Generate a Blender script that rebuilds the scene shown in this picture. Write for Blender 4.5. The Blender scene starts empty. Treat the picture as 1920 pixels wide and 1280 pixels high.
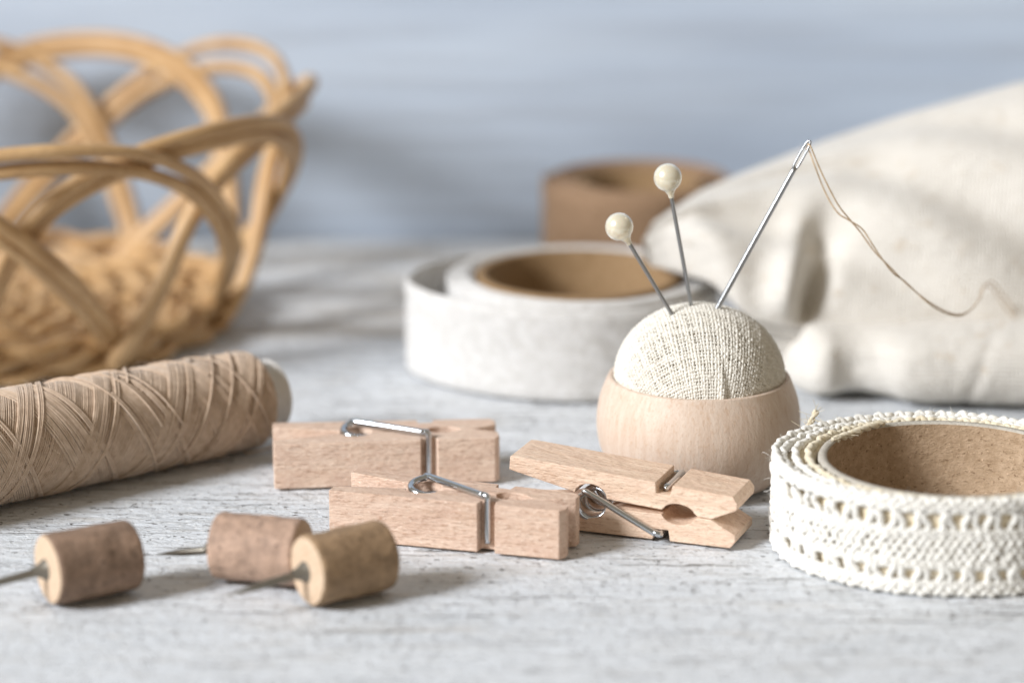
import bpy, bmesh, math, random
import numpy as np
from mathutils import Vector, Matrix, noise as mnoise

random.seed(7); rng = np.random.default_rng(7)
S = 0.001                                   # everything below is laid out in millimetres
sc = bpy.context.scene
COL = sc.collection

# ------------------------------------------------------------------ camera
F_PX, PITCH, CAM_H = 5600.0, math.radians(15), 131.0
cam_d = bpy.data.cameras.new('camera'); cam = bpy.data.objects.new('camera', cam_d); COL.objects.link(cam)
cam.location = (0, 0, CAM_H * S); cam.rotation_euler = (math.radians(90) - PITCH, 0, 0)
cam_d.sensor_width = 36; cam_d.lens = 105; cam_d.clip_start = 0.01; cam_d.clip_end = 20
cam_d.dof.use_dof = True; cam_d.dof.focus_distance = 0.411; cam_d.dof.aperture_fstop = 10.2
sc.camera = cam
# ------------------------------------------------------------------ world + lamps
w = bpy.data.worlds.new('World'); sc.world = w; w.use_nodes = True
bg = w.node_tree.nodes['Background']; bg.inputs[0].default_value = (1.0, 0.86, 0.66, 1); bg.inputs[1].default_value = 0.30
def lamp(name, loc, target, size, power, col):
    l = bpy.data.lights.new(name, 'AREA'); l.shape = 'DISK'; l.size = size; l.energy = power; l.color = col
    o = bpy.data.objects.new(name, l); COL.objects.link(o); o.location = Vector(loc) * S
    o.rotation_euler = (Vector(target) - Vector(loc)).to_track_quat('-Z', 'Y').to_euler(); return o
lamp('window_lamp', (-1480, -430, 1005), (20, 420, 10), 0.60, 60.0, (0.93, 0.957, 1.0))
# ------------------------------------------------------------------ exposure
sc.view_settings.view_transform = 'Standard'; sc.view_settings.look = 'None'
sc.view_settings.exposure = 0; sc.view_settings.gamma = 1
sc.render.engine = 'CYCLES'; sc.cycles.use_denoising = True
sc.cycles.max_bounces = 6

# ------------------------------------------------------------------ pixel -> place helpers (photo is 1920 x 1280)
def ray(px, py):
    a = (px - 960) / F_PX; b = (640 - py) / F_PX; c, s = math.cos(PITCH), math.sin(PITCH)
    return np.array([a, c + b * s, -s + b * c])
def ground(px, py, z=0.0):
    d = ray(px, py); return np.array([0, 0, CAM_H]) + d * ((z - CAM_H) / d[2])
def at_y(px, py, Y):
    d = ray(px, py); return np.array([0, 0, CAM_H]) + d * (Y / d[1])

# ------------------------------------------------------------------ mesh helpers
class Geo:
    def __init__(self): self.v = []; self.q = []; self.n = 0
    def add(self, v, q):
        self.v.append(np.asarray(v, float)); self.q.append(np.asarray(q, np.int64) + self.n); self.n += len(v)
        return self
    def build(self, name, mat, parent=None, kind=None, smooth=True):
        v = np.concatenate(self.v) * S; q = np.concatenate(self.q)
        me = bpy.data.meshes.new(name)
        me.vertices.add(len(v)); me.vertices.foreach_set('co', v.astype(np.float32).ravel())
        me.loops.add(q.size); me.loops.foreach_set('vertex_index', q.astype(np.int32).ravel())
        me.polygons.add(len(q)); me.polygons.foreach_set('loop_start', np.arange(0, q.size, 4, dtype=np.int32))
        me.update(calc_edges=True); me.validate()
        if smooth: me.shade_smooth()
        me.materials.append(mat)
        o = bpy.data.objects.new(name, me); COL.objects.link(o)
        if parent: o.parent = parent
        if kind: o['kind'] = kind
        return o
def grid_quads(n, m, cn=False, cm=False):
    a = np.arange(n if cn else n - 1); b = np.arange(m if cm else m - 1)
    A, B = np.meshgrid(a, b, indexing='ij'); A2 = (A + 1) % n; B2 = (B + 1) % m
    return np.stack([A * m + B, A2 * m + B, A2 * m + B2, A * m + B2], -1).reshape(-1, 4)
def spline(pts, per=8, closed=False):
    p = np.asarray(pts, float); n = len(p); out = []
    idx = range(n if closed else n - 1)
    for i in idx:
        if closed: a, b, c, d = p[(i - 1) % n], p[i], p[(i + 1) % n], p[(i + 2) % n]
        else: a, b, c, d = p[max(i - 1, 0)], p[i], p[i + 1], p[min(i + 2, n - 1)]
        for k in range(per):
            t = k / per
            out.append(.5 * ((2 * b) + (c - a) * t + (2 * a - 5 * b + 4 * c - d) * t * t + (3 * b - a - 3 * c + d) * t ** 3))
    if not closed: out.append(p[-1])
    return np.array(out)
def tube(path, rad, sides=8, closed=False, ref=None, cap=True):
    p = np.asarray(path, float); n = len(p)
    r = np.full(n, rad, float) if np.isscalar(rad) else np.asarray(rad, float)
    if closed: t = np.roll(p, -1, 0) - np.roll(p, 1, 0)
    else: t = np.gradient(p, axis=0)
    t /= np.linalg.norm(t, axis=1)[:, None] + 1e-12
    if ref is None:
        u = np.zeros_like(p); a = np.array([0, 0, 1.]) if abs(t[0][2]) < .9 else np.array([1., 0, 0])
        for i in range(n):
            a = a - t[i] * a.dot(t[i]); l = np.linalg.norm(a); a = a / l if l > 1e-9 else np.array([1., 0, 0]); u[i] = a
    else:
        u = np.broadcast_to(ref, p.shape) - 0; u = u - t * (u * t).sum(1)[:, None]; u /= np.linalg.norm(u, axis=1)[:, None] + 1e-12
    w_ = np.cross(t, u)
    if cap and not closed:
        p = np.concatenate([p[:1] - t[:1] * r[0] * .35, p, p[-1:] + t[-1:] * r[-1] * .35]); r = np.concatenate([[r[0] * .05], r, [r[-1] * .05]])
        # round the ends: repeat the end frames
        u = np.concatenate([u[:1], u, u[-1:]]); w_ = np.concatenate([w_[:1], w_, w_[-1:]]); n += 2
    ang = np.arange(sides) * 2 * math.pi / sides
    v = p[:, None, :] + r[:, None, None] * (np.cos(ang)[None, :, None] * u[:, None, :] + np.sin(ang)[None, :, None] * w_[:, None, :])
    return v.reshape(-1, 3), grid_quads(n, sides, cn=closed, cm=True)
def lathe(prof, seg=64, axis='z', wob=None):
    pr = np.asarray(prof, float); a = np.arange(seg) * 2 * math.pi / seg
    r, h = pr[:, 0][:, None], pr[:, 1][:, None]
    x = r * np.cos(a); y = r * np.sin(a); z = h + 0 * a
    v = np.stack([x, y, z], -1).reshape(-1, 3)
    if axis == 'x': v = v[:, [2, 0, 1]]
    return v, grid_quads(len(pr), seg, cm=True)
def nz(p, s=1.0, o=0.0):
    return mnoise.noise(Vector((p[0] * s + o, p[1] * s + o * 1.7, p[2] * s - o)))
def empty(name, loc=(0, 0, 0), rot=(0, 0, 0)):
    o = bpy.data.objects.new(name, None); COL.objects.link(o); o.location = Vector([float(c) for c in loc]) * S; o.rotation_euler = rot
    o.empty_display_size = .005; return o
def tag(o, label, cat=None, group=None, kind=None):
    if label: o['label'] = label
    if cat: o['category'] = cat
    if group: o['group'] = group
    if kind: o['kind'] = kind
    return o

# ------------------------------------------------------------------ material helpers
class Mat:
    def __init__(self, name, rough=.6, spec=.4):
        self.m = bpy.data.materials.new(name); self.m.use_nodes = True; self.nt = self.m.node_tree
        self.b = self.nt.nodes['Principled BSDF']; self.b.inputs['Roughness'].default_value = rough
        self.b.inputs['Specular IOR Level'].default_value = spec; self._co = None
    def n(self, t, ins=None, **props):
        nd = self.nt.nodes.new('ShaderNode' + t)
        for k, v in props.items(): setattr(nd, k, v)
        for k, v in (ins or {}).items():
            if isinstance(v, bpy.types.NodeSocket): self.nt.links.new(v, nd.inputs[k])
            else: nd.inputs[k].default_value = v
        return nd
    def co(self, sx=1, sy=1, sz=1, src='Object'):
        tc = self.n('TexCoord'); inf = self.n('ObjectInfo')
        a = self.n('VectorMath', {0: tc.outputs[src], 1: (1000 * sx, 1000 * sy, 1000 * sz)}, operation='MULTIPLY')
        r = self.n('Math', {0: inf.outputs['Random'], 1: 60.0}, operation='MULTIPLY')
        return self.n('VectorMath', {0: a.outputs[0], 1: r.outputs[0]}, operation='ADD').outputs[0]
    def noise(self, vec, scale=1., detail=3., rough=.55, dist=0.):
        return self.n('TexNoise', {'Vector': vec, 'Scale': scale, 'Detail': detail, 'Roughness': rough, 'Distortion': dist}).outputs['Fac']
    def ramp(self, fac, stops):
        r = self.n('ValToRGB', {'Fac': fac}); e = r.color_ramp.elements
        while len(e) < len(stops): e.new(.5)
        for el, (p, c) in zip(e, stops):
            el.position = p; el.color = (c, c, c, 1) if np.isscalar(c) else (*c, 1)
        return r.outputs['Color']
    def mix(self, fac, a, b, mode='MIX'):
        m = self.n('Mix', {}, data_type='RGBA', blend_type=mode)
        for k, v in ((0, fac), (6, a), (7, b)):
            if isinstance(v, bpy.types.NodeSocket): self.nt.links.new(v, m.inputs[k])
            else: m.inputs[k].default_value = v if k == 0 else (*v, 1)
        return m.outputs[2]
    def math(self, op, a, b=0.):
        return self.n('Math', {0: a, 1: b}, operation=op).outputs[0]
    def color(self, s):
        if isinstance(s, bpy.types.NodeSocket): self.nt.links.new(s, self.b.inputs['Base Color'])
        else: self.b.inputs['Base Color'].default_value = (*s, 1)
        return self
    def rough(self, s): self.nt.links.new(s, self.b.inputs['Roughness']); return self
    def bump(self, h, dist_mm=.1, strength=1.):
        prev = self.b.inputs['Normal'].links
        ins = {'Height': h, 'Distance': dist_mm * S, 'Strength': strength}
        if prev: ins['Normal'] = prev[0].from_socket
        b = self.n('Bump', ins); self.nt.links.new(b.outputs[0], self.b.inputs['Normal']); return self
    def set(self, **k):
        for a, v in k.items(): self.b.inputs[a.replace('_', ' ')].default_value = v
        return self

def m_table(name='whitewashed_plank', shade_tone=0.0):
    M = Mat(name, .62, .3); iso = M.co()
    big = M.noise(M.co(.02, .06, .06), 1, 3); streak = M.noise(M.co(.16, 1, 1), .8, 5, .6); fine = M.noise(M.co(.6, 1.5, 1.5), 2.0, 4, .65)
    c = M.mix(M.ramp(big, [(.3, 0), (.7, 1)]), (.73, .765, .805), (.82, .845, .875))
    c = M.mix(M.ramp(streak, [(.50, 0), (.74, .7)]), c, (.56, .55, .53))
    bare = M.ramp(M.noise(M.co(.035, .16, .16), 1, 4, .6), [(.60 - .3 * shade_tone, 0), (.72 - .2 * shade_tone, .55 + .2 * shade_tone)])
    c = M.mix(bare, c, (.55, .49, .41))                       # paint wear down to the wood; extra on the back plank paints in shade
    pit = M.ramp(M.noise(M.co(.55, 1.0, 1), 1.25, 3, .65), [(.618, 0), (.668, 1)])
    crack = M.ramp(M.noise(M.co(.05, 1.5, 1), 1.0, 3, .6), [(.635, 0), (.665, 1)])
    dark = M.math('MAXIMUM', pit, M.math('MULTIPLY', crack, .8))
    c = M.mix(M.math('MULTIPLY', dark, .85), c, (.12, .10, .085))
    c = M.mix(M.ramp(M.noise(iso, 1.9, 2, .5), [(.60, 0), (.68, .8)]), c, (.90, .91, .92))
    M.color(c)
    h = M.math('SUBTRACT', M.math('MULTIPLY', fine, .7), M.math('MULTIPLY', dark, .7))
    M.bump(h, .5).bump(streak, .25).bump(M.noise(M.co(.3, .6, .6), .7, 3), .35)
    return M.m
def m_wall():
    M = Mat('pale_blue_painted_board', .6, .3); a = M.noise(M.co(.010, .03, .05), 1, 3); b = M.noise(M.co(.04, 1, .9), .5, 4)
    c = M.mix(M.ramp(a, [(.32, 0), (.68, 1)]), (.455, .525, .63), (.56, .635, .735)); c = M.mix(M.ramp(b, [(.5, 0), (.8, .5)]), c, (.36, .38, .42))
    M.color(c).bump(b, .3); return M.m
def m_peg(name='beech_wood', k=(1, 1, 1)):
    M = Mat(name, .55, .3); tint = lambda c: tuple(x * y for x, y in zip(c, k)); g = M.noise(M.co(.10, 1.1, 1.1), 1.1, 4, .6, .4); fl = M.noise(M.co(.9, 3.2, 3.2), 1.0, 3, .6); md = M.noise(M.co(.25, .5, .5), 1, 2)
    c = M.mix(M.ramp(g, [(.3, 0), (.7, 1)]), tint((.64, .455, .325)), tint((.78, .61, .47)))
    c = M.mix(M.ramp(md, [(.4, 0), (.75, .55)]), c, tint((.60, .41, .305)))
    c = M.mix(M.ramp(fl, [(.53, 0), (.70, .75)]), c, tint((.44, .27, .175)))
    c = M.mix(M.ramp(M.noise(M.co(1.2, 3, 3), 1.7, 2), [(.58, 0), (.72, .55)]), c, (.90, .77, .65))
    M.color(c).bump(fl, .18).bump(M.noise(M.co(.4, 5, 5), 1, 2), .07).bump(M.noise(M.co(.3, .5, .5), 1, 2), .25); return M.m
def m_bowl():
    M = Mat('turned_pale_wood', .5, .3); g = M.noise(M.co(1.0, 1.0, .10), .9, 4, .6, .3); fl = M.noise(M.co(2.6, 2.6, 1.6), 1.0, 3, .6)
    c = M.mix(M.ramp(g, [(.3, 0), (.7, 1)]), (.62, .475, .37), (.70, .58, .48))
    c = M.mix(M.ramp(fl, [(.52, 0), (.75, .6)]), c, (.56, .38, .25))
    ln = M.ramp(M.noise(M.co(1.6, 1.6, .03), 1, 1), [(.66, 0), (.69, .35)])
    c = M.mix(ln, c, (.50, .33, .21))
    M.color(c).bump(fl, .06).bump(g, .05); return M.m
def m_fibre(name, col, col2, sc_=1.5, rough=.9, bump=.06, sheen=.3):
    M = Mat(name, rough, .15); a = M.noise(M.co(), sc_, 3); b = M.noise(M.co(), .25, 2)
    c = M.mix(M.ramp(a, [(.35, 0), (.7, 1)]), col, col2); c = M.mix(M.ramp(b, [(.4, 0), (.8, .35)]), c, tuple(x * .85 for x in col2))
    M.color(c).bump(M.noise(M.co(), sc_ * 4, 2), bump).set(Sheen_Weight=sheen, Sheen_Roughness=.5); return M.m
def m_linen():
    M = Mat('natural_linen_cloth', .9, .1)
    co = M.co(1, 1, 1, 'UV')
    w1 = M.n('TexWave', {'Vector': co, 'Scale': .42, 'Distortion': 1.2, 'Detail': 2, 'Detail Scale': .6}, bands_direction='X').outputs['Fac']
    w2 = M.n('TexWave', {'Vector': co, 'Scale': .42, 'Distortion': 1.2, 'Detail': 2, 'Detail Scale': .6}, bands_direction='Y').outputs['Fac']
    h = M.math('MULTIPLY', w1, w2); sl = M.noise(M.co(.5, .8, 1, 'UV'), .55, 3)
    c = M.mix(M.ramp(h, [(.0, 0), (.10, 1)]), (.62, .56, .47), (.80, .77, .72))
    c = M.mix(M.ramp(sl, [(.62, 0), (.70, .5)]), c, (.60, .50, .38))
    M.color(c).bump(h, .16).bump(sl, .3).bump(M.noise(co, .25, 3), .2).set(Sheen_Weight=.25); return M.m
def m_board(name, c1, c2, sp, k=1.0):
    M = Mat(name, .75, .2); a = M.noise(M.co(1, 1, 1.2), .8, 4, .65); f = M.noise(M.co(1.5, 1.5, 2.4), 1.1, 2, .6, .6)
    c = M.mix(M.ramp(a, [(.3, 0), (.7, 1)]), c1, c2); c = M.mix(M.ramp(f, [(.62, 0), (.69, .75 * k)]), c, sp)
    c = M.mix(M.ramp(M.noise(M.co(2, 2, 2), 1.0, 2), [(.66, 0), (.74, .5 * k)]), c, tuple(min(1, x * 1.6) for x in c2))
    M.color(c).bump(f, .15).bump(a, .1); return M.m
def m_bark(tone=1.0, hue=(.37, .255, .175), name='twig_bark'):
    M = Mat(name, .7, .3); a = M.noise(M.co(.7, 1, 1), .55, 4, .6); b = M.noise(M.co(), 1.3, 3); ring = M.noise(M.co(1.6, .25, .25), .9, 3)
    h1 = tuple(x * tone for x in hue); h2 = tuple(min(1, x * 1.75 * tone) for x in hue)
    c = M.mix(M.ramp(a, [(.3, 0), (.72, 1)]), h1, h2); c = M.mix(M.ramp(ring, [(.5, 0), (.75, .5)]), c, tuple(x * .7 for x in h1))
    c = M.mix(M.ramp(b, [(.62, 0), (.69, .85)]), c, tuple(x * .35 for x in h1))
    c = M.mix(M.ramp(M.noise(M.co(), .9, 2, .5, .5), [(.62, 0), (.75, .5)]), c, tuple(min(1, x * 2.2) for x in h1))
    M.color(c).bump(a, .3).bump(b, .12); return M.m
def m_cut():
    M = Mat('cut_twig_end', .65, .25); tc = M.co(); 
    g = M.n('TexWave', {'Vector': M.co(0.0, 1, 1), 'Scale': .35, 'Distortion': 1.0, 'Detail': 2}, wave_type='RINGS', rings_direction='X').outputs['Fac']
    c = M.mix(M.math('MULTIPLY', g, .35), (.64, .48, .34), (.52, .37, .245)); c = M.mix(M.ramp(M.noise(tc, .7, 3), [(.45, 0), (.8, .5)]), c, (.45, .30, .18))
    M.color(c).bump(M.noise(tc, 2, 3), .08); return M.m
def m_rattan():
    M = Mat('rattan_cane', .42, .4); a = M.noise(M.co(.12, .12, .12), 1.2, 3); b = M.noise(M.co(.6, .6, .6), 1.6, 4, .65)
    c = M.mix(M.ramp(a, [(.3, 0), (.7, 1)]), (.44, .25, .10), (.63, .405, .195)); c = M.mix(M.ramp(b, [(.52, 0), (.75, .65)]), c, (.30, .165, .07)); inf = M.n('ObjectInfo'); c = M.mix(M.math('MULTIPLY', inf.outputs['Random'], .28), c, (.62, .46, .29))
    M.color(c).bump(b, .12); return M.m
def m_metal(name, col, rough, metal=1.0):
    M = Mat(name, rough, .5); M.color(col).set(Metallic=metal); return M.m
def m_plain(name, col, rough=.5, **k):
    M = Mat(name, rough, .4); M.color(M.mix(M.ramp(M.noise(M.co(), .4, 3), [(.3, 0), (.7, 1)]), tuple(x * .92 for x in col), col)).set(**k); return M.m

T_TABLE_SHADE = m_table('shade_toned_plank', .75); T_TABLE, T_WALL, T_BOWL, T_LINEN = m_table(), m_wall(), m_bowl(), m_linen()  # back plank variant: basket's shade put into a browner paint tone
T_PEG_A, T_PEG_B, T_PEG_C = m_peg('tan_beech', (1.05, 1.05, 1.09)), m_peg('pinkish_beech', (.98, .95, .97)), m_peg('pale_beech', (1.12, 1.12, 1.12))
T_YARN = m_fibre('linen_yarn', (.72, .675, .59), (.84, .805, .73), 1.2, bump=.05)
T_UNDER = m_fibre('linen_under', (.50, .43, .32), (.60, .53, .41), 1.0)
T_LACE = m_fibre('white_cotton', (.79, .76, .69), (.88, .86, .81), 1.2, bump=.08)
T_BACK = m_fibre('cream_backing', (.70, .585, .40), (.80, .70, .52), .8)
T_FRAY = m_fibre('cream_fray', (.72, .62, .44), (.82, .75, .60), 1.5)
T_CORE = m_board('pressed_cardboard', (.36, .245, .15), (.52, .375, .25), (.17, .10, .05))
T_CORERIM = m_board('grey_cardboard_rim', (.46, .42, .36), (.56, .52, .45), (.36, .30, .23), .5)
T_CORE2 = m_board('brown_cardboard', (.25, .155, .075), (.33, .215, .115), (.22, .12, .05), .5)
T_KRAFT = m_board('brown_kraft', (.25, .155, .09), (.34, .22, .135), (.26, .15, .07), .4)
T_TAPE = m_fibre('cream_cotton_tape', (.60, .58, .55), (.72, .705, .685), .7, bump=.15)
T_CUT, T_RATTAN = m_cut(), m_rattan()
T_STEEL = m_metal('bright_steel', (.60, .635, .67), .2); T_NEEDLE = m_metal('needle_steel', (.42, .43, .44), .32); T_NAIL = m_metal('dull_nail', (.22, .20, .165), .4, .6)
T_PEARL = m_plain('cream_pearl', (.88, .81, .63), .24, Metallic=.3, Coat_Weight=1.0, Coat_Roughness=.05, Subsurface_Weight=.15, Subsurface_Radius=(.002, .0015, .001), Sheen_Weight=.4)
T_THREAD = m_fibre('tan_thread', (.49, .355, .245), (.64, .49, .365), .9, bump=.06, sheen=.45, rough=.7)
T_THREADIN = m_fibre('tan_thread_inner', (.44, .32, .215), (.54, .40, .28), .9)
T_SEW = m_fibre('beige_sewing_thread', (.56, .40, .24), (.74, .58, .40), 1.5)
T_TUBE = m_plain('grey_plastic_tube', (.82, .80, .77), .35)

# ------------------------------------------------------------------ the setting: table of planks, backdrop of boards
table = tag(empty('table'), 'whitewashed weathered plank table top under everything', kind='structure')
def plank(x0, x1, y0, y1, nx, ny, relief, seed, mat=T_TABLE):
    xs = np.linspace(x0, x1, nx); ys = np.linspace(y0, y1, ny); v = np.zeros((nx, ny, 3)); v[..., 0] = xs[:, None]; v[..., 1] = ys[None]
    z = np.zeros((nx, ny))
    if relief:
        for i in range(nx):
            for j in range(ny):
                x, y = xs[i], ys[j]
                a = mnoise.noise(Vector((x * .35, y * 1.25, seed))) * .5 + mnoise.noise(Vector((x * 1.1, y * 2.2, seed + 5))) * .4
                b = mnoise.noise(Vector((x * .03, y * .5, seed + 9)))
                z[i, j] = relief * (a + .4 * b)
        z = np.minimum(z, relief * .55) - relief * .55
    edge = np.minimum(np.minimum(ys - y0, y1 - ys), 1.2) / 1.2
    z += -(1 - edge[None]) ** 2 * .9
    v[..., 2] = z
    g_ = Geo().add(v.reshape(-1, 3), grid_quads(nx, ny))
    # sides and underside so that each plank is a solid board
    for j, yy in ((0, y0), (ny - 1, y1)):
        a = v[:, j].copy(); b = a.copy(); b[:, 2] = -14
        st = np.stack([a, b], 1).reshape(-1, 3); g_.add(st, grid_quads(nx, 2))
    return g_.build('plank', mat, table)
plank(-260, 260, 244, 323.4, 120, 40, .22, 3.0)
plank(-175, 175, 324, 421.4, 800, 300, .22, 11.0)
plank(-260, 260, 422, 493.4, 300, 80, .2, 23.0)
plank(-260, 260, 494, 566, 150, 40, .2, 31.0, T_TABLE_SHADE)
wall = tag(empty('backdrop_wall', (0, 570, 0)), 'pale blue painted board wall behind the table', kind='structure')
def wall_board(z0, z1):
    x = [-330, 330]; prof = [(0, z0 + .8), (-.8, z0), (-10 + 10, z0)]
    pts = np.array([(0.0, z0 + 1), (-1.0, z0 + 2), (-1.0, z1 - 2), (0, z1 - 1), (8, z1 - 1), (8, z0 + 1)])
    v = np.array([[(xx, p[0], p[1]) for p in pts] for xx in np.linspace(-330, 330, 12)]).reshape(-1, 3)
    return Geo().add(v, grid_quads(12, 6, cm=True)).build('wall_board', T_WALL, wall, smooth=False)
for k in range(3): wall_board(-14 + k * 92, -14 + (k + 1) * 92)

# ------------------------------------------------------------------ pincushion
BX, BY = 26.7, 410.6
pc = tag(empty('pincushion', (BX, BY, 0)), 'round wooden bowl pincushion topped with a white linen dome', 'pincushion')
prof = spline([(0.01, .35), (8.0, .35), (10.6, .6), (12.6, 2.6), (14.1, 5.8), (14.6, 9.2), (14.2, 12.6), (13.15, 15.5), (12.85, 15.95), (12.4, 15.95), (12.15, 15.5), (12.1, 14.5), (12.0, 12.5), (11.0, 12), (.01, 12)], 6)
Geo().add(*lathe(prof, 128)).build('wooden_bowl', T_BOWL, pc)
DR, DH, DZ = 12.0, 10.6, 15.5
def dome(s, t, off=0.0):
    """flat cloth coordinates (mm) -> point and normal on the stuffed dome"""
    rho = np.hypot(s, t) + 1e-9; a = np.minimum(rho / 11.4, 1.95); az = np.arctan2(t, s)
    # a pleat where the cloth is gathered near the front right of the rim
    pl = .32 * np.exp(-((az + 1.36) / .035) ** 2) * np.clip((a - .95) / .5, 0, 1) - .25 * np.exp(-((az + 1.28) / .05) ** 2) * np.clip((a - 1.0) / .5, 0, 1)
    lump = .12 * np.sin(az * 5 + 1) * np.sin(a) ** 2
    sa, ca = np.sin(a), np.cos(a)
    n = np.stack([sa / DR * np.cos(az), sa / DR * np.sin(az), ca / DH], -1); n /= np.linalg.norm(n, axis=-1, keepdims=True)
    p = np.stack([DR * sa * np.cos(az), DR * sa * np.sin(az), DZ + DH * ca], -1)
    return p + n * (off + pl + lump)[..., None], n
cush = empty('linen_cushion'); cush.parent = pc
aa, zz = np.meshgrid(np.linspace(.02, 1.85, 40), np.linspace(0, 2 * math.pi, 96, endpoint=False), indexing='ij')
pt, _ = dome(11.4 * aa * np.cos(zz), 11.4 * aa * np.sin(zz), np.full(aa.shape, -.22))
Geo().add(pt.reshape(-1, 3), grid_quads(40, 96, cm=True)).build('stuffing', T_UNDER, cush)
gy = Geo(); PY = .50; rot = math.radians(4)
for d in (0, 1):
    for i in range(-38, 39):
        c0 = i * PY; half = math.sqrt(max(0, 20.6 ** 2 - c0 ** 2))
        if half < 2: continue
        t = np.arange(-half, half, PY / 2.0); n_ = len(t)
        jit = .05 * np.sin(t * .7 + i * 2.1) + .035 * rng.standard_normal() + .03 * np.sin(t * 2.3 + i)
        s = c0 + jit; off = .12 * np.cos(math.pi * t / PY) * (1 if (i + d) % 2 else -1)
        A, B = (s, t) if d == 0 else (t, s)
        p, nn = dome(A * math.cos(rot) - B * math.sin(rot), A * math.sin(rot) + B * math.cos(rot), off)
        r = .19 * (1 + .22 * np.sin(t * .55 + i * 1.3) + .12 * rng.standard_normal() + .12 * rng.standard_normal(n_))
        gy.add(*tube(p, np.clip(r, .12, .27), 5, ref=nn, cap=False))
gy.build('linen_weave', T_YARN, cush, kind='stuff')
# loose fibres standing off the cloth
gf = Geo()
for k in range(130):
    a_ = rng.uniform(0, 2 * math.pi); b_ = rng.uniform(2, 19); p0, n0 = dome(np.array([b_ * math.cos(a_)]), np.array([b_ * math.sin(a_)]), np.array([.1]))
    dirv = n0[0] * rng.uniform(.1, .5) + rng.normal(0, .6, 3); e = p0[0] + dirv * rng.uniform(.4, 1.1); m = (p0[0] + e) / 2 + n0[0] * .2
    gf.add(*tube(spline([p0[0], m, e], 3), .02, 3, cap=False))
gf.build('loose_fibre', T_YARN, cush, kind='stuff')

# ------------------------------------------------------------------ pearl pins, needle, thread
def pearl_pin(head_px, entry_px, depth_head, depth_in, label):
    h = at_y(*head_px, depth_head); e = at_y(*entry_px, depth_in); d = (e - h) / np.linalg.norm(e - h)
    t = tag(empty('pearl_pin', e), label, 'pin', 'pearl headed pins')
    L = np.linalg.norm(e - h); pts = np.array([h - e + d * s for s in (1.8, 3.5, L, L + 5.0)])
    Geo().add(*tube(pts, [.29, .29, .28, .1], 14)).build('shaft', T_NEEDLE, t)
    a = np.linspace(.02, math.pi - .02, 28); sph = np.stack([1.98 * np.sin(a), 1.98 * np.cos(a)], -1)
    q = Vector(-d).to_track_quat('Z', 'Y').to_matrix(); v, f = lathe(sph, 40); v = v @ np.array(q).T + (h - e)
    Geo().add(v, f).build('pearl_head', T_PEARL, t)
    col = np.array([(.95, 0), (.7, -.35), (.42, -.8), (.36, -1.3)]); col[:, 1] -= 1.65; v, f = lathe(col, 16); v = v @ np.array(q).T + (h - e)
    Geo().add(v, f).build('glue_collar', T_PEARL, t)
pearl_pin((1252, 333), (1297, 577), 411, 411, 'taller pearl headed pin stuck near the middle of the linen dome')
pearl_pin((1161, 425), (1258, 586), 409, 408.5, 'shorter leaning pearl headed pin at the left of the linen dome')

ne = at_y(1342, 583, 410); nt_ = at_y(1519, 263, 411); nd = (nt_ - ne); NL = np.linalg.norm(nd); nd /= NL
needle = tag(empty('sewing_needle', ne), 'slim steel sewing needle with a threaded long eye, stuck in the cushion', 'needle')
shaft = [-nd * 6, nd * 0, nd * NL * .5, nd * (NL - 5.0), nd * (NL - 4.3)]
Geo().add(*tube(np.array(shaft), [.2, .38, .38, .37, .32], 24)).build('shaft', T_NEEDLE, needle)
side = np.cross(nd, np.array([0, 1, 0.])); side = side / np.linalg.norm(side)
side = side * math.cos(.5) + np.array([0, 1, 0]) * math.sin(.5)
loop = []
for k in range(40):
    a = 2 * math.pi * k / 40; s_ = np.sign(math.cos(a)) * abs(math.cos(a)) ** .55
    loop.append(nd * (NL - 2.4 + 2.25 * s_) + side * .36 * np.sign(math.sin(a)) * abs(math.sin(a)) ** .8)
Geo().add(*tube(np.array(loop), .18, 8, closed=True)).build('eye', T_NEEDLE, needle)

def plied(path, r, twist, per=None):
    """a two-ply twisted thread along a path"""
    p = np.asarray(path); t = np.gradient(p, axis=0); t /= np.linalg.norm(t, axis=1)[:, None]
    u = np.cross(t, [0, 1, 0]); u /= np.linalg.norm(u, axis=1)[:, None]; w2 = np.cross(t, u)
    s = np.concatenate([[0], np.cumsum(np.linalg.norm(np.diff(p, axis=0), axis=1))]); G = Geo()
    for k in (0, math.pi):
        a = s * twist + k; G.add(*tube(p + r * .5 * (np.cos(a)[:, None] * u + np.sin(a)[:, None] * w2), r * .62, 6))
    return G
th = tag(empty('loose_thread', nt_), 'fine beige double thread hanging from the needle eye over the cloth', 'thread')
eye = nt_ - nd * 1.0
def TP(l): return np.array([at_y(x, y, Y) for x, y, Y in l])
a1 = TP([(1512, 280, 412.3), (1518, 272, 410.4), (1535, 312, 411), (1553, 350, 411), (1572, 385, 411.5), (1590, 408, 412), (1612, 434, 412.6), (1640, 472, 413), (1668, 500, 414), (1702, 534, 415), (1745, 568, 417), (1790, 589, 420), (1818, 582, 425), (1838, 557, 432), (1846, 535, 440), (1862, 530, 448), (1885, 560, 456), (1925, 610, 458)])
a2 = TP([(1512, 280, 412.3), (1518, 285, 414.0), (1528, 312, 413), (1548, 362, 412.4), (1570, 398, 412), (1592, 413, 412), (1617, 430, 412.3), (1638, 462, 412.4), (1671, 508, 413.4), (1698, 529, 415.6), (1748, 574, 416.4), (1790, 592, 420.6), (1816, 584, 426), (1836, 560, 433), (1843, 540, 441), (1858, 538, 449), (1880, 570, 456), (1922, 620, 458)])
for a_ in (a1, a2): plied(spline(a_, 22) - nt_, .125, 9.0).build('strand', T_SEW, th)

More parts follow.
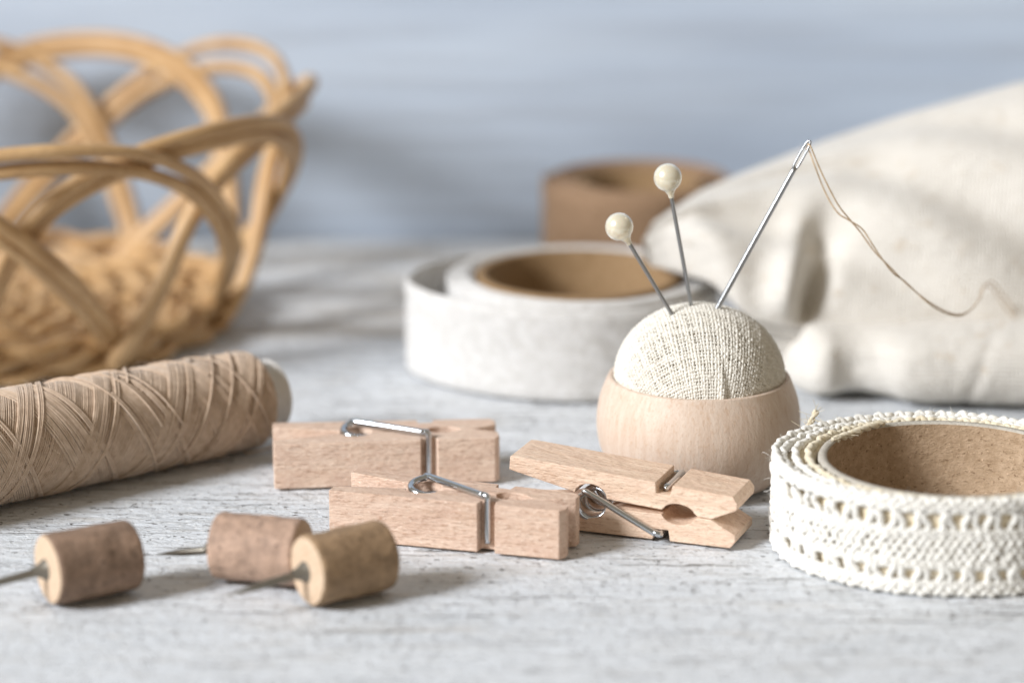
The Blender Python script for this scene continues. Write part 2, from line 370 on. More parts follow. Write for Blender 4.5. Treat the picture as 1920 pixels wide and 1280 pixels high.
# ------------------------------------------------------------------ clothespins
def prong_mesh(L, T, W, wood):
    out = []
    tail_in = T - min(2.3, T * .55)
    P = [(0.0, T - .1), (0.0, tail_in), (9.5, .3)]
    for k in range(9):                                    # seat of the coil
        a = math.pi * (1 - k / 8); P.append((12.0 + 2.3 * math.cos(a), .1 + 1.7 * math.sin(a)))
    P += [(15.0, .08), (22.2, .06)]
    for k in range(1, 12):                                # round gripping hole
        a = math.pi * (1 - k / 12); P.append((24.6 + 2.25 * math.cos(a), .05 + 1.25 * math.sin(a)))
    P += [(27.3, .05), (29.2, .05), (L, 1.9), (L, T - .9), (L - .7, T), (23.4, T), (23.2, T - 1.5), (21.2, T - 1.5), (21.0, T), (.9, T)]
    bm = bmesh.new(); vs = [bm.verts.new((x * S, y * S, -W / 2 * S)) for x, y in P]
    f = bm.faces.new(vs); r = bmesh.ops.extrude_face_region(bm, geom=[f])
    for v in [g for g in r['geom'] if isinstance(g, bmesh.types.BMVert)]: v.co.z = W / 2 * S
    bmesh.ops.recalc_face_normals(bm, faces=bm.faces)
    me = bpy.data.meshes.new('prong'); bm.to_mesh(me); bm.free(); me.shade_smooth(); me.materials.append(wood); return me
def clothespin(origin, yaw, T, W, L, spread, label, flat=True, roll=0., mirror=False, wood=None):
    """origin: the middle of the tail end on the table; local x runs from tail to jaws, y across the two prongs, z along the coil"""
    t = tag(empty('clothespin', origin), label, 'clothespin', 'small wooden clothespins')
    R = Matrix.Rotation(yaw, 4, 'Z')
    R = R @ (Matrix.Rotation(roll, 4, 'X') if flat else Matrix.Rotation(math.radians(90) + roll, 4, 'X'))
    me = prong_mesh(L, T, W, wood); t.rotation_euler = R.to_euler()
    for k, sgn in enumerate((1, -1)):
        m2 = me if sgn == 1 else me.copy()
        o = bpy.data.objects.new('prong', m2); COL.objects.link(o); o.parent = t
        if sgn == -1:
            for v in m2.vertices: v.co.y *= -1
            m2.flip_normals()
        piv = Vector((29 * S, 0, 0)); a = -sgn * spread[k]
        o.matrix_local = Matrix.Translation(piv) @ Matrix.Rotation(a, 4, 'Z') @ Matrix.Translation(-piv)
        b = o.modifiers.new('bevel', 'BEVEL'); b.width = .28 * S; b.segments = 3; b.limit_method = 'ANGLE'; b.angle_limit = math.radians(28); b.harden_normals = True
    # spring: a coil between the prongs, each end running along one side to a notch
    cr, wr = 2.0, .45; hw = W / 2 + wr * 1.7; cx = 12.2; cyo = 0.0; pts = []
    ny1 = T - 1.05 + (29 - 22.2) * math.sin(spread[0]); ny2 = -(T - 1.05) - (29 - 22.2) * math.sin(spread[1])
    s1, s2 = (1, -1) if not mirror else (-1, 1)
    # upper end goes to the prong on side s1
    na = ny1 if s1 == 1 else ny2; nb = ny2 if s1 == 1 else ny1
    pts += [(22.25, na, -hw * .55), (22.25, na, hw * .8), (22.2, na - s1 * .05, hw - .05), (21.6, na - s1 * .25, hw + .1), (20.6, na - s1 * .62, hw + .12)]
    turns = 3.5; n_ = 64
    # tangent start: on the side of the coil away from the notch it serves
    a0 = -s1 * math.pi / 2 * .0 + (math.pi / 2 * -s1) + 0.0
    for k in range(n_ + 1):
        f = k / n_; ang = -s1 * (math.pi / 2 + f * turns * 2 * math.pi)
        zc = hw + .12 - f * 2 * (hw + .12)
        pts.append((cx + cr * math.cos(ang), cyo + cr * math.sin(ang), zc))
    end = pts[-1]
    pts += [(20.6, nb + s1 * .62, -hw - .12), (21.6, nb + s1 * .25, -hw - .1), (22.2, nb + s1 * .05, -hw + .05), (22.25, nb, -hw * .8), (22.25, nb, hw * .55)]
    sp = spline(np.array(pts), 5)
    Geo().add(*tube(sp, wr, 10)).build('spring', T_STEEL, t)
    return t
# lying on its side, behind: front face from (-34,406.5) to (-1.7,409.5)
ya = math.radians(5.2); TA, WA = 5.0, 6.6
oa = np.array([-34.0, 406.5, 0]) + (TA + .55) * np.array([-math.sin(ya), math.cos(ya), 0]) + np.array([0, 0, WA / 2 + .25])
clothespin(oa, ya, TA, WA, 32.4, (.02, .02), 'clothespin lying on its side farthest back, beside the thread spool', mirror=True, wood=T_PEG_A)
yb = math.radians(-18.4); TB, WB = 4.2, 6.8
ob = np.array([-25.0, 385.0, 0]) + (TB + 1.15) * np.array([-math.sin(yb), math.cos(yb), 0]) + np.array([0, 0, WB / 2 + .25])
clothespin(ob, yb, TB, WB, 33.0, (.042, .042), 'clothespin lying on its side in front, just behind the push pins', mirror=True, wood=T_PEG_B)
yc = math.radians(-20.5); TC, WC = 3.75, 8.4
fc = np.array([-0.6, 391.6, 0])
oc = fc + WC / 2 * np.array([-math.sin(yc), math.cos(yc), 0]) + np.array([0, 0, TC + .3])
clothespin(oc, yc, TC, WC, 32.6, (.075, .0), 'clothespin standing upright with one handle raised, leaning by the pincushion bowl', flat=False, roll=0.0, mirror=True, wood=T_PEG_C)

# ------------------------------------------------------------------ wooden push pins
def push_pin(face_bottom, yaw, R, L, nail_len, bark, label, tilt=0., drop=-.9, nail_off=(0, 0)):
    """local x runs from the nail face (x=0) to the back face (x=L); lies on its side"""
    t = tag(empty('push_pin', (face_bottom[0], face_bottom[1], 0.2)), label, 'push pin', 'twig push pins'); t.rotation_euler = (0, tilt, yaw)
    nx, ns = 26, 56; xs = np.concatenate([[0, .05, .25], np.linspace(.6, L - .6, nx - 6), [L - .25, L - .05, L]]); v = np.zeros((len(xs), ns, 3)); sd = rng.uniform(0, 50)
    for i, x in enumerate(xs):
        e = min(x, L - x); rr = R - (.3 - min(e, .3)) * .9
        for j in range(ns):
            a = 2 * math.pi * j / ns; q = (x * .35, math.cos(a) * 1.6, math.sin(a) * 1.6)
            d = .16 * nz(q, 1, sd) + .07 * nz(q, 3.2, sd + 3)
            r2 = rr * (1 + .018 * math.sin(2 * a + sd)) + d - .12
            v[i, j] = (x, r2 * math.cos(a), R + r2 * math.sin(a))
    Geo().add(v.reshape(-1, 3), grid_quads(len(xs), ns, cm=True)).build('bark_body', bark, t)
    for k, sgn in ((0, -1), (len(xs) - 1, 1)):
        rim = v[k]; c = np.array([xs[k], 0, R]); lay = [rim]
        for f, o in ((.96, .05), (.7, .07), (.35, .06), (.02, .06)):
            q = c + (rim - c) * f; q[:, 0] += sgn * o; lay.append(q)
        Geo().add(np.concatenate(lay), grid_quads(5, ns, cm=True)).build('cut_face', T_CUT, t)
    oy, oz = nail_off
    nail = Geo().add(*tube(np.array([(1.5, oy, R + oz), (0, oy, R + oz), (-nail_len * .6, oy, R + oz + drop * .6), (-nail_len, oy, R + oz + drop)]), [.62, .6, .5, .07], 12)).build('nail', T_NAIL, t)
    col = np.array([(1.5, .02), (1.25, -.35), (.85, -.95), (.65, -1.7), (.55, -1.9)]); vv, f = lathe(col, 20, 'x'); vv = vv + np.array([0, oy, R + oz])
    Geo().add(vv, f).build('collar', T_NAIL, nail)
    return t
B1, B2, B3 = m_bark(.52, (.37, .245, .17), 'dark_bark'), m_bark(.76, (.42, .285, .21), 'pink_bark'), m_bark(.58, (.40, .265, .155), 'olive_bark')
push_pin((-59.0, 359.0), math.radians(31), 4.65, 11.6, 11, B1, 'dark barked twig push pin at the far left, nail pointing out of the picture', nail_off=(.6, -.2))
push_pin((-38.2, 369.0), math.radians(-16), 4.55, 11.6, 8.8, B2, 'pinkish grey twig push pin in the middle, its back end facing the camera', drop=-1.6, nail_off=(0, -.6))
push_pin((-26.0, 358.6), math.radians(34), 4.6, 11.3, 11.5, B3, 'olive brown twig push pin at the right of the three, in front of the clothespin', nail_off=(.5, -.3))

# ------------------------------------------------------------------ thread spool
sa = np.array([-38.6, 428.6, 0]); dr = np.array([-72.0 + 38.4, 401.7 - 429.3, 0]); dr /= np.linalg.norm(dr); nr = np.array([-dr[1], dr[0], 0])
R0, R1, SL = 7.25, 8.1, 62.0
spool = tag(empty('thread_spool', sa), 'cylindrical spool of tan thread lying in front of the wicker basket', 'spool')
def spool_pt(x, a, extra=0.0):
    x = np.asarray(x, float); R = R0 + (R1 - R0) * np.clip(x / 44, 0, 1.4); ed = np.clip((1.3 - x) / 1.3, 0, 1); R = R - ed ** 2 * .9
    zc = R0 + .15 + (R1 - R0) * x / 44; r = R + extra - .35
    return np.stack([dr[0] * x + nr[0] * r * np.cos(a), dr[1] * x + nr[1] * r * np.cos(a), zc + r * np.sin(a)], -1)
xx, ax = np.meshgrid(np.linspace(0, SL, 40), np.linspace(0, 2 * math.pi, 64, endpoint=False), indexing='ij')
core_v = spool_pt(xx, ax, -.24); core_v[0] = core_v[0] * .0 + np.array([0, 0, R0 + .15]) + (core_v[0] - np.array([0, 0, R0 + .15])) * .7
ce = np.array([dr[0] * SL, dr[1] * SL, R0 + .15 + (R1 - R0) * SL / 44]); core_v[-1] = ce + (core_v[-1] - ce) * .55
Geo().add(core_v.reshape(-1, 3), grid_quads(40, 64, cm=True)).build('thread_package', T_THREADIN, spool)
gw = Geo(); PITCH_T = 25.0
def wind(sgn, ph, lay, rad=.155):
    x = np.linspace(.15, SL, 200)
    a = sgn * (2 * math.pi * x / PITCH_T + ph) + .02 * np.sin(x * .8 + ph * 9)
    gw.add(*tube(spool_pt(x, a, lay), rad * (1 + .1 * rng.standard_normal()), 5, cap=False))
for i in range(78):                                         # a closed layer each way underneath
    wind(-1, i * 2 * math.pi / 78 + rng.normal(0, .008), .02 + rng.normal(0, .02)); wind(1, i * 2 * math.pi / 78 + rng.normal(0, .008), -.08 + rng.normal(0, .02))
for st in range(2):                                         # bundles of side by side turns that cross in diamonds
    for i in range(21): wind(1, st * math.pi + i * 2 * math.pi / 78 + rng.normal(0, .012) + (.1 if i > 17 else 0), .16 + .006 * i + rng.normal(0, .02))
    for i in range(12): wind(-1, .9 + st * math.pi + i * 2 * math.pi / 78 + rng.normal(0, .012) + (.14 if i > 8 else 0), .26 + .008 * i + rng.normal(0, .02))
gw.build('wound_thread', T_THREAD, spool, kind='stuff')
# a few proud single turns, lighter
for i in range(11):
    sgn = 1 if i % 3 else -1; xs0 = rng.uniform(.3, 22); x = np.linspace(xs0, xs0 + rng.uniform(8, 20), 110); a = sgn * 2 * math.pi * x / (PITCH_T * rng.uniform(.85, 1.2)) + rng.uniform(0, 6.28)
    Geo().add(*tube(spool_pt(x, a, .42 + .06 * np.sin(np.linspace(0, math.pi, 110))), .16, 6)).build('thread_turn', T_THREAD, spool)
gf = Geo()
for k in range(260):
    x = rng.uniform(.5, 45); a = rng.uniform(0, 2 * math.pi); p0 = spool_pt(x, a, .4); e = spool_pt(x + rng.normal(0, .8), a + rng.normal(0, .12), rng.uniform(.6, 1.5)); e[2] = max(e[2], .1); p0[2] = max(p0[2], .1)
    gf.add(*tube(np.array([p0, (p0 + e) / 2 + rng.normal(0, .12, 3) + np.array([0, 0, .05]), e]), .018, 3, cap=False))
gf.build('stray_fibre', T_THREAD, spool, kind='stuff')
tp = np.array([(5.0, .6), (5.0, -2.6), (5.35, -2.9), (5.35, -3.3), (5.1, -3.5), (4.3, -3.5), (4.1, -3.2), (4.1, .5)])
v, f = lathe(tp, 48, 'x'); v = dr[None] * v[:, :1] + nr[None] * v[:, 1:2] + np.array([0, 0, 1.])[None] * v[:, 2:3] + np.array([0, 0, R0 + .15]); Geo().add(v, f).build('tube_end', T_TUBE, spool); v2 = (v - np.array([0, 0, R0 + .15])) * np.array([-1, -1, 1]) + ce; Geo().add(v2, f).build('tube_end', T_TUBE, spool)
tail = spline([spool_pt(3.0, -1.4, .2) + sa, ground(462, 848, .5), ground(485, 845, .4), ground(508, 838, .5), ground(535, 835, .5)], 8)
plied(tail - sa, .14, 8).build('thread_tail', T_SEW, spool)

# ------------------------------------------------------------------ lace tape roll (front right)
LX, LY, LR, LHH = 58.6, 381.8, 20.4, 13.0
lace = tag(empty('lace_tape_roll', (LX, LY, 0)), 'roll of white crochet lace tape on a brown cardboard core, front right', 'tape roll')
def sag(a): return 1 + .165 * np.clip(-np.cos(a), 0, 1) ** 2.4 + .007 * np.sin(5 * a) + .005 * np.sin(9 * a + 1)
def wrap_r(a, f): return 17.9 + (LR * sag(a) - 17.9) * f
Geo().add(*lathe([(16.4, 1.9), (16.35, 4), (16.4, 8), (16.4, 12.4)], 96)).build('cardboard_core', T_CORE, lace)
Geo().add(*lathe([(16.4, 12.4), (16.55, 12.62), (17.4, 12.66), (17.6, 12.3), (17.6, 1.9), (16.4, 1.9)], 96)).build('core_rim', T_CORERIM, lace)
v, f = lathe([(17.7, .8), (17.7, 11.7), (18.0, 12.0), (19.0, 11.9), (19.4, 11.6), (19.7, 11.2), (19.75, .9), (19.5, .6), (17.7, .6)], 128)
an = np.arctan2(v[:, 1], v[:, 0]); rr = np.hypot(v[:, 0], v[:, 1]); r2 = wrap_r(an, (rr - 17.7) / (LR - 17.7)); v[:, 0], v[:, 1] = r2 * np.cos(an), r2 * np.sin(an)
Geo().add(v, f).build('tape_layers', T_BACK, lace)
NP = 42
def cyl(a, z, r): return np.stack([r * np.cos(a), r * np.sin(a), z], -1)
def lrow(z0, dz, dr_, ph, freq, rad, r=LR - .45, sides=7, jit=.10, frac=None):
    n = NP * 14; a = np.arange(n) * 2 * math.pi / n; j = np.array([mnoise.noise(Vector((math.cos(t) * 9 + z0 * 3, math.sin(t) * 9, z0 + ph))) for t in a])
    z = z0 + dz * np.cos(a * freq + ph) + jit * j; rr = dr_ * np.cos(a * freq * 2 + ph) + jit * .8 * np.roll(j, 31) + (r * sag(a) if frac is None else wrap_r(a, frac))
    rd = rad * (1 + .18 * j + .1 * np.cos(a * freq * 2 + 1 + ph))
    return tube(cyl(a, z, rr), rd, sides, closed=True, ref=np.array([0, 0, 1.]))
def chain(G, z, rad=.36, freq=NP * 2, r=LR - .45):
    for ph in (0, math.pi): G.add(*lrow(z, .34, .22, ph, freq, rad, r))
# edges: scalloped loops, then chains; rows of open holes between upright posts; dense knit in the middle
g1 = Geo(); 
for ph in (0, math.pi): g1.add(*lrow(12.55, .42, .2, ph, NP, .44)); 
chain(g1, 11.75, .40); g1.build('top_edging', T_LACE, lace, kind='stuff')
g1 = Geo()
for ph in (0, math.pi): g1.add(*lrow(.95, .5, .2, ph, NP, .44))
chain(g1, 1.65, .40); g1.build('bottom_edging', T_LACE, lace, kind='stuff')
g1 = Geo()
for q, z in enumerate((4.5, 5.4, 6.3, 7.2, 8.1)):            # fat slanted stitches, leaning the other way in each row
    for k in range(108):
        a0 = 2 * math.pi * (k + .5 * (q % 2)) / 108 + rng.normal(0, .005); ln = .5 if q % 2 else -.5; f = np.linspace(-1, 1, 6)
        a = a0 + ln * f / LR + .0; zz3 = z + .66 * f + rng.normal(0, .05); rr = LR - .42 + .13 * (1 - f ** 2) + rng.normal(0, .04)
        g1.add(*tube(cyl(a, zz3, rr * sag(a)), (.43 + .06 * rng.standard_normal()) * (1 - .35 * f ** 2), 6, cap=False))
for z in (4.1, 8.55): chain(g1, z, .36)
g1.build('knitted_middle', T_LACE, lace, kind='stuff')
for zz_, nm in ((2.95, 'lower_hole_row'), (10.05, 'upper_hole_row')):
    g1 = Geo()
    for k in range(NP):
        for dlt, lean in ((-.30 + rng.normal(0, .05), .12), (.24 + rng.normal(0, .06), -.15)):
            a0 = 2 * math.pi * (k + .5) / NP + dlt * 2 / LR + rng.normal(0, .005); z = np.linspace(zz_ - 1.25, zz_ + 1.25, 7); a = a0 + lean * (z - zz_) / LR * 2 + .010 * np.sin(z * 3 + k)
            g1.add(*tube(cyl(a, z, (LR - .35 + .14 * np.sin((z - zz_) * 2)) * sag(a)), .52 * (1 + .08 * rng.standard_normal()), 6, cap=False))
    g1.build(nm, T_LACE, lace, kind='stuff')
# inner wraps seen from above
for fr_, z_ in ((.16, 12.3), (.46, 12.4), (.74, 12.3)):
    g1 = Geo()
    for ph in (0, math.pi): g1.add(*lrow(z_, .26, .2, ph, 38, .40, None, jit=.2, frac=fr_))
    g1.build('inner_wrap_edge', T_LACE if fr_ > .2 else T_FRAY, lace, kind='stuff')
# fuzz and the frayed free end
gf = Geo()
for k in range(520):
    a_ = rng.uniform(0, 2 * math.pi); z_ = rng.uniform(.3, 12.9); top = rng.random() < .35; r_ = wrap_r(a_, rng.uniform(.2, 1)) if top else LR * sag(a_) + .05
    p0 = np.array([r_ * math.cos(a_), r_ * math.sin(a_), 12.9 if top else z_]); out = np.array([0, 0, 1.]) if top else np.array([math.cos(a_), math.sin(a_), 0])
    e = p0 + out * rng.uniform(.2, .9) + rng.normal(0, .45, 3); m = (p0 + e) / 2 + rng.normal(0, .15, 3); e[2] = max(e[2], .1); m[2] = max(m[2], .1)
    gf.add(*tube(spline([p0, m, e], 3), .022, 3, cap=False))
gf.build('cotton_fuzz', T_LACE, lace, kind='stuff')
o0 = np.array([LX, LY, 0])
fr = spline([at_y(1492, 842, 394), at_y(1507, 812, 396), at_y(1519, 793, 397), at_y(1531, 770, 398)], 8) - o0
G = plied(fr, .42, 2.4)
for k in range(46):
    i = rng.integers(10, len(fr)); e = fr[i] + rng.normal(0, .75, 3) + (np.array([.2, 0, .6]) if i > len(fr) - 4 else 0); G.add(*tube(np.array([fr[i], (fr[i] + e) / 2 + rng.normal(0, .1, 3), e]), .035, 3, cap=False))
G.build('frayed_end', T_FRAY, lace)
fr2 = spline([at_y(1560, 838, 389.5), at_y(1580, 822, 391.5), at_y(1612, 806, 394), at_y(1655, 792, 396.5)], 8) - o0; fr2[:, 2] = np.maximum(fr2[:, 2], 12.6)
G = plied(fr2, .55, 2.0)
for k in range(70):
    i = rng.integers(0, len(fr2)); e = fr2[i] + rng.normal(0, .8, 3) + np.array([-.3, -.2, .3]); G.add(*tube(np.array([fr2[i], (fr2[i] + e) / 2 + rng.normal(0, .15, 3), e]), .03, 3, cap=False))
G.build('cut_tape_end', T_FRAY, lace)

# ------------------------------------------------------------------ cream tape roll (behind, centre)
RX, RY = 11.0, 473.5
roll = tag(empty('fabric_tape_roll', (RX, RY, 0)), 'larger roll of cream fabric tape with loose outer wrap, behind the pincushion', 'tape roll')
Geo().add(*lathe([(15.2, .3), (15.2, 15.6), (15.4, 15.8), (16.6, 15.8), (16.8, 15.6), (16.8, .3), (15.2, .3)], 96)).build('cardboard_core', T_CORE2, roll)
def band(path, h, th_, z0, seed, dia=.0):
    """a strip of woven tape standing on edge along a plan path"""
    p = np.asarray(path); n = len(p); t = np.gradient(p, axis=0); t /= np.linalg.norm(t, axis=1)[:, None]; nn = np.stack([-t[:, 1], t[:, 0]], -1); sec = []
    prof_ = [(-th_ / 2, .2), (-th_ / 2, h - .2), (0, h), (th_ / 2, h - .2), (th_ / 2, .2), (0, 0)]; full = []
    for k in range(6):
        a, b = prof_[k], prof_[(k + 1) % 6]; m = 10 if k in (0, 3) else 1
        for q in range(m): full.append((a[0] + (b[0] - a[0]) * q / m, a[1] + (b[1] - a[1]) * q / m))
    v = np.zeros((n, len(full), 3)); s = np.concatenate([[0], np.cumsum(np.linalg.norm(np.diff(p, axis=0), axis=1))])
    for j, (o, z) in enumerate(full):
        lump = np.array([.22 * mnoise.noise(Vector((s[i] * .35 + z * .35, s[i] * .12 - z * .12, seed))) + dia * math.sin((s[i] + z * 1.4) * .95 + 1.5 * mnoise.noise(Vector((s[i] * .2, z * .2, seed + 4)))) * (z > 1.2) * (z < h - 1.2) for i in range(n)])
        v[:, j, :2] = p + nn * (o + lump)[:, None]; v[:, j, 2] = z0 + z + (.35 * np.sin(s * .045 + seed) * (z / h) if dia else 0)
    return Geo().add(v.reshape(-1, 3), grid_quads(n, len(full), cm=True))
ang = np.linspace(0, 2 * math.pi * 6, 620); rr = 17.3 + ang / (2 * math.pi) * .72
band(np.stack([rr * np.cos(ang), rr * np.sin(ang)], -1), 15.4, .6, .3, 1.0, .12).build('wound_tape', T_TAPE, roll)
ang = np.linspace(math.radians(60), math.radians(60 + 300), 150); f = np.sin((ang - ang[0]) / (ang[-1] - ang[0]) * math.pi) ** .8
rx = 21.9 + 6.0 * f * np.clip(-np.cos(ang), 0, 1) + .3; ry = 22.2 + .6 * f
band(np.stack([rx * np.cos(ang), ry * np.sin(ang)], -1), 14.6, .75, .3, 5.0, .24).build('loose_wrap', T_TAPE, roll)

# ------------------------------------------------------------------ brown roll far behind
KX, KY = 23.5, 535.0
kr = tag(empty('brown_ribbon_roll', (KX, KY, 0)), 'brown ribbon roll standing on edge, farthest back against the blue wall', 'ribbon roll')
ang = np.linspace(0, 2 * math.pi * 5, 300); rr = 12.2 + ang / (2 * math.pi) * .92
band(np.stack([rr * np.cos(ang), rr * np.sin(ang)], -1), 18.6, .7, .2, 8.0).build('wound_ribbon', T_KRAFT, kr)
Geo().add(*lathe([(10.0, .3), (10.0, 18.0), (11.7, 18.0), (11.7, .3), (10, .3)], 64)).build('core', T_CORE2, kr)
tl = np.linspace(0, 1, 40); pth = spline([(10, -13.6), (2, -17.4), (-8, -15.8), (-15.6, -9.0), (-17.6, 1), (-17.0, 6)], 10)
band(pth, 18.2, .6, .2, 9.0).build('ribbon_end', T_KRAFT, kr)

# ------------------------------------------------------------------ folded linen cloth (right)
cloth = tag(empty('linen_cloth', (80, 470, 0)), 'folded cream linen cloth heaped at the right behind the lace roll', 'cloth'); c0 = np.array([80, 470, 0])
def add_uv(o, nu, nv, lu, lv):
    me = o.data; uv = me.uv_layers.new(name='UVMap'); idx = np.zeros(len(me.loops), np.int32); me.loops.foreach_get('vertex_index', idx)
    u = (idx // nv) / nu * lu * S; v = (idx % nv) / nv * lv * S
    uv.data.foreach_set('uv', np.stack([u, v], -1).astype(np.float32).ravel())
def interp(xs, px, py): return np.interp(xs, px, py)
def sm(x, a, b):
    t = np.clip((x - a) / (b - a), 0, 1); return t * t * (3 - 2 * t)
# upper heap: sections across, each running table -> front edge -> slope -> ridge -> back
pxs = np.concatenate([np.linspace(1207, 1240, 10), np.linspace(1247, 2350, 120)])
top_y = np.interp(pxs, [1207, 1225, 1260, 1310, 1400, 1550, 1700, 1920, 2350], [450, 416, 394, 372, 334, 275, 226, 166, 110])
bot_y = np.interp(pxs, [1207, 1225, 1260, 1330, 1400, 1480, 1540, 1700, 2350], [458, 512, 548, 578, 598, 614, 622, 628, 640])
NV = 72; V_ = np.zeros((len(pxs), NV, 3))
for i, px in enumerate(pxs):
    k = sm(px, 1205, 1330); yr = 474 + 14 * sm(px, 1205, 1650); yf = 472 - 15 * sm(px, 1205, 1400)
    ridge = at_y(px, top_y[i], yr); front = at_y(px, bot_y[i], yf); x = ridge[0]
    bulge = 5.5 * sm(px, 1207, 1300); thick = 3.0 + 5 * sm(px, 1210, 1500)
    ctrl = [front, front * .62 + ridge * .38 + np.array([0, -bulge, bulge * .35]), front * .25 + ridge * .75 + np.array([0, -bulge * .7, bulge * .5]), ridge,
            ridge + np.array([0, 9 * k + 1, -1.5]), ridge + np.array([0, 26 * k + 1.5, -9 * k - 2]), np.array([x, yf + 8 + 44 * k, max(1.2, front[2] * .7 * (1 - k))]),
            np.array([x, yf + 2 + 6 * k, max(.8, front[2] - thick * (.4 + .9 * k))]), np.array([x, yf + .2, max(.7, front[2] - thick * .35)])]
    c = spline(ctrl, 8, closed=True)[:NV]
    c[:, 2] = np.maximum(c[:, 2], 17.2 * (1 - sm(c[:, 0], 30, 50)))          # the corner rests on the tape roll behind it
    V_[i] = c
for i, px in enumerate(pxs):
    for j in range(NV):
        p = V_[i, j]; t = j / NV                              # t 0..~.33 is the front slope seen by the camera
        on = max(0, math.sin(min(t / .36, 1) * math.pi)) if t < .36 else 0
        low = sm(t, .0, .05) * (1 - sm(t, .09, .22)); cen = 1506 + 190 * t
        fold = low * (4.0 * math.exp(-((px - cen + 45) / 34) ** 2) - 4.6 * math.exp(-((px - cen) / (9 + 230 * t)) ** 2)) 
        fold += 2.2 * on * math.exp(-((px - 1330 + 420 * (t - .15)) / 40) ** 2) + 1.2 * on * math.sin(px * .011 + t * 11)
        dg = (px - 1700) * .55 + (t - .16) * 1500; fold += 1.1 * nz(p, .05, 2) + .4 * nz(p, .12, 5) + on * (3.0 * math.exp(-((dg + 40) / 50) ** 2) - 2.6 * math.exp(-((dg - 50) / 30) ** 2) + 2.6 * math.exp(-((dg - 150) / 45) ** 2) - 2.0 * math.exp(-((dg - 235) / 28) ** 2) + 2.2 * math.exp(-((dg + 210) / 45) ** 2) - 2.0 * math.exp(-((dg + 135) / 26) ** 2))
        V_[i, j] = p + np.array([0, -fold, fold * .35]) * (sm(px, 1207, 1290))
V_[..., 2] = np.maximum(V_[..., 2], .5)
o = Geo().add((V_ - c0).reshape(-1, 3), grid_quads(len(pxs), NV, cm=True)).build('upper_fold', T_LINEN, cloth); add_uv(o, len(pxs), NV, 125, 150)
# front roll of the fold
pxs = np.concatenate([np.linspace(1436, 1462, 8), np.linspace(1470, 2350, 90)]); NV = 48; V_ = np.zeros((len(pxs), NV, 3))
for i, px in enumerate(pxs):
    k = math.sqrt(max(0.0, 1 - (1 - min(1, (px - 1434) / 90)) ** 2)); yc = np.interp(px, [1436, 1560, 1700, 1920, 2350], [469, 457.5, 454.0, 452, 448]); h = np.interp(px, [1436, 1560, 1920, 2350], [9.6, 11.2, 12.4, 13]) * (.25 + .75 * k)
    for j in range(NV):
        a = 2 * math.pi * j / NV; ca, sa_ = math.cos(a), math.sin(a)
        yy = yc + 9.2 * (.3 + .7 * k) * np.sign(ca) * abs(ca) ** .85; zz2 = h / 2 + h / 2 * np.sign(sa_) * abs(sa_) ** .85
        x = (px - 960) / F_PX * (yy * math.cos(PITCH) + (CAM_H - zz2) * math.sin(PITCH))
        d = 2.0 * math.exp(-((px - 1525) / 38) ** 2) * max(0, -ca + .2) - 2.8 * math.exp(-((px - 1615) / 55) ** 2) * max(0, -ca + .2) + .7 * nz((px * .010, a * 1.0, 7), 1) + .2 * nz((px * .05, a * 2.5, 3), 1) - .4 * math.exp(-((px - 1655 + 18 * sa_) / 16) ** 2) * max(0, -ca + .3) - .5 * math.exp(-((px - 1835 - 30 * sa_) / 9) ** 2) * max(0, -ca + .3)
        V_[i, j] = (x, yy + d * ca, max(.45, zz2 + d * sa_ * .6 + .4))
o = Geo().add((V_ - c0).reshape(-1, 3), grid_quads(len(pxs), NV, cm=True)).build('front_fold', T_LINEN, cloth); add_uv(o, len(pxs), NV, 100, 50)

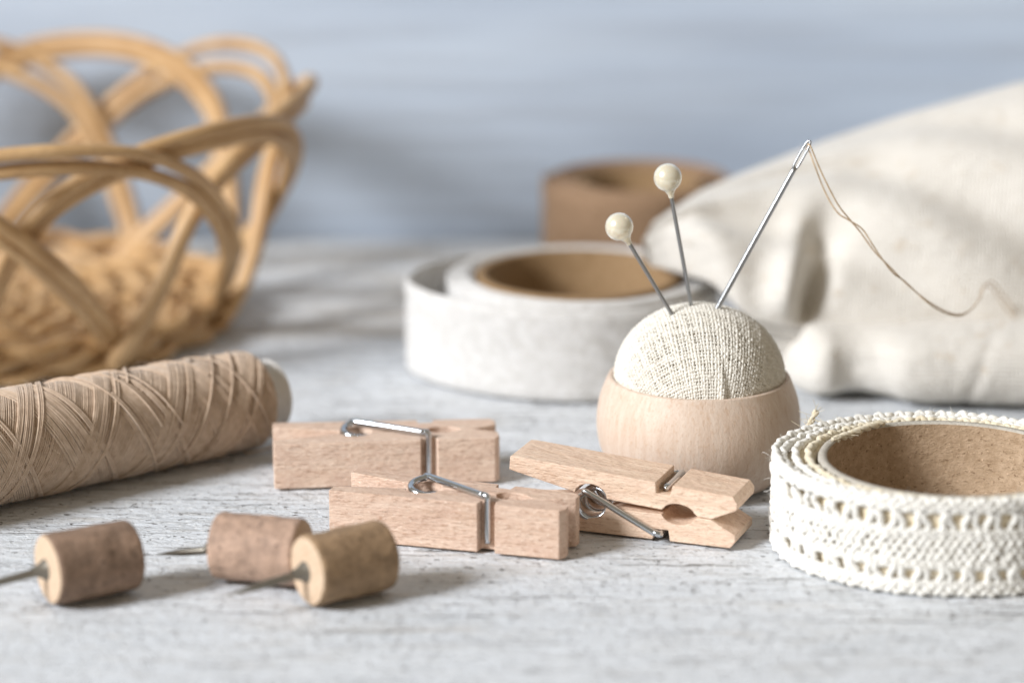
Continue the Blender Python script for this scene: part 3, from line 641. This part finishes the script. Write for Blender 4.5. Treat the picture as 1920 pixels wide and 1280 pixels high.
# ------------------------------------------------------------------ wicker basket (left, behind)
KB = np.array([-92.0, 501.0, 0])
bas = tag(empty('wicker_basket', KB), 'open weave rattan basket with looped rim at the left', 'basket')
RB, RT, BH = 41.0, 57.0, 41.5
def bpt(phi, h, dr_=0.0):
    """phi in degrees from the camera side, turning right"""
    p = np.radians(phi); r = RB + (RT - RB) * np.clip(np.asarray(h) / BH, 0, 1.1) ** .8 + dr_
    return np.stack([r * np.sin(p), -r * np.cos(p), np.asarray(h, float) + 0 * p], -1)
NA = 10
for k in range(NA):
    pk = 18 + 36 * k + rng.normal(0, 1.2)
    for inner in (0, 1):
        hs = BH - inner * rng.uniform(2.9, 4.2) + rng.normal(0, .5); sx = 1.0 - .07 * inner
        L_ = [(-50, 1.5, 1.0), (-46, 9, 1.4), (-41, 18, .2), (-36, 27, -1.5), (-28, 35.5, -1.8), (-15, 41.8, -1.0), (0, 44, .4), (15, 42.6, 1.6), (27, 37, 1.9), (37, 29, 1.9), (46, 20.5, 1.2), (54, 12.5, -.6), (61, 6, -1.6), (66, 1.5, -1.4)]
        pts = np.array([bpt(pk + a * sx + (1.5 * inner if a > 20 else -1.5 * inner if a < -20 else 0), hh * hs / 44.0, d * 1.0 - inner * .5) for a, hh, d in L_])
        sp = spline(pts, 8); rad = 1.27 + .08 * rng.standard_normal()
        rads = rad * (1 + .06 * np.sin(np.arange(len(sp)) * .35 + rng.uniform(0, 6)))
        Geo().add(*tube(sp, rads, 10)).build('arch_cane', T_RATTAN, bas)
for i in range(18):                                        # spokes of the base
    a = 20 * i; r = np.linspace(2, 40, 24); z = 2.6 + .25 * np.sin(r * 1.2 + i); p = np.stack([r * math.sin(math.radians(a)), -r * math.cos(math.radians(a)), z], -1)
    Geo().add(*tube(p, 1.15, 8)).build('base_stake', T_RATTAN, bas)
for j, r in enumerate(np.arange(4.5, 40, 3.1)):            # weavers of the base
    n = 180; a = np.arange(n) * 2 * math.pi / n; z = 2.9 + 1.25 * np.cos(a * 9 + (math.pi if j % 2 else 0)); rr = r + .15 * np.sin(a * 5 + j)
    Geo().add(*tube(np.stack([rr * np.sin(a), -rr * np.cos(a), z], -1), 1.12, 8, closed=True, ref=np.array([0, 0, 1.]))).build('base_weaver', T_RATTAN, bas)
for j, z0 in enumerate((1.35, 3.5, 5.7)):                   # braided foot round the base
    n = 320; a = np.arange(n) * 2 * math.pi / n; rr = RB + .6 + 1.1 * np.cos(a * 20 + j * math.pi * 2 / 3); z = z0 + .5 * np.sin(a * 20 + j * 2)
    z = np.maximum(z, 1.3)
    Geo().add(*tube(np.stack([rr * np.sin(a), -rr * np.cos(a), z], -1), 1.25, 8, closed=True, ref=np.array([0, 0, 1.]))).build('foot_weaver', T_RATTAN, bas)
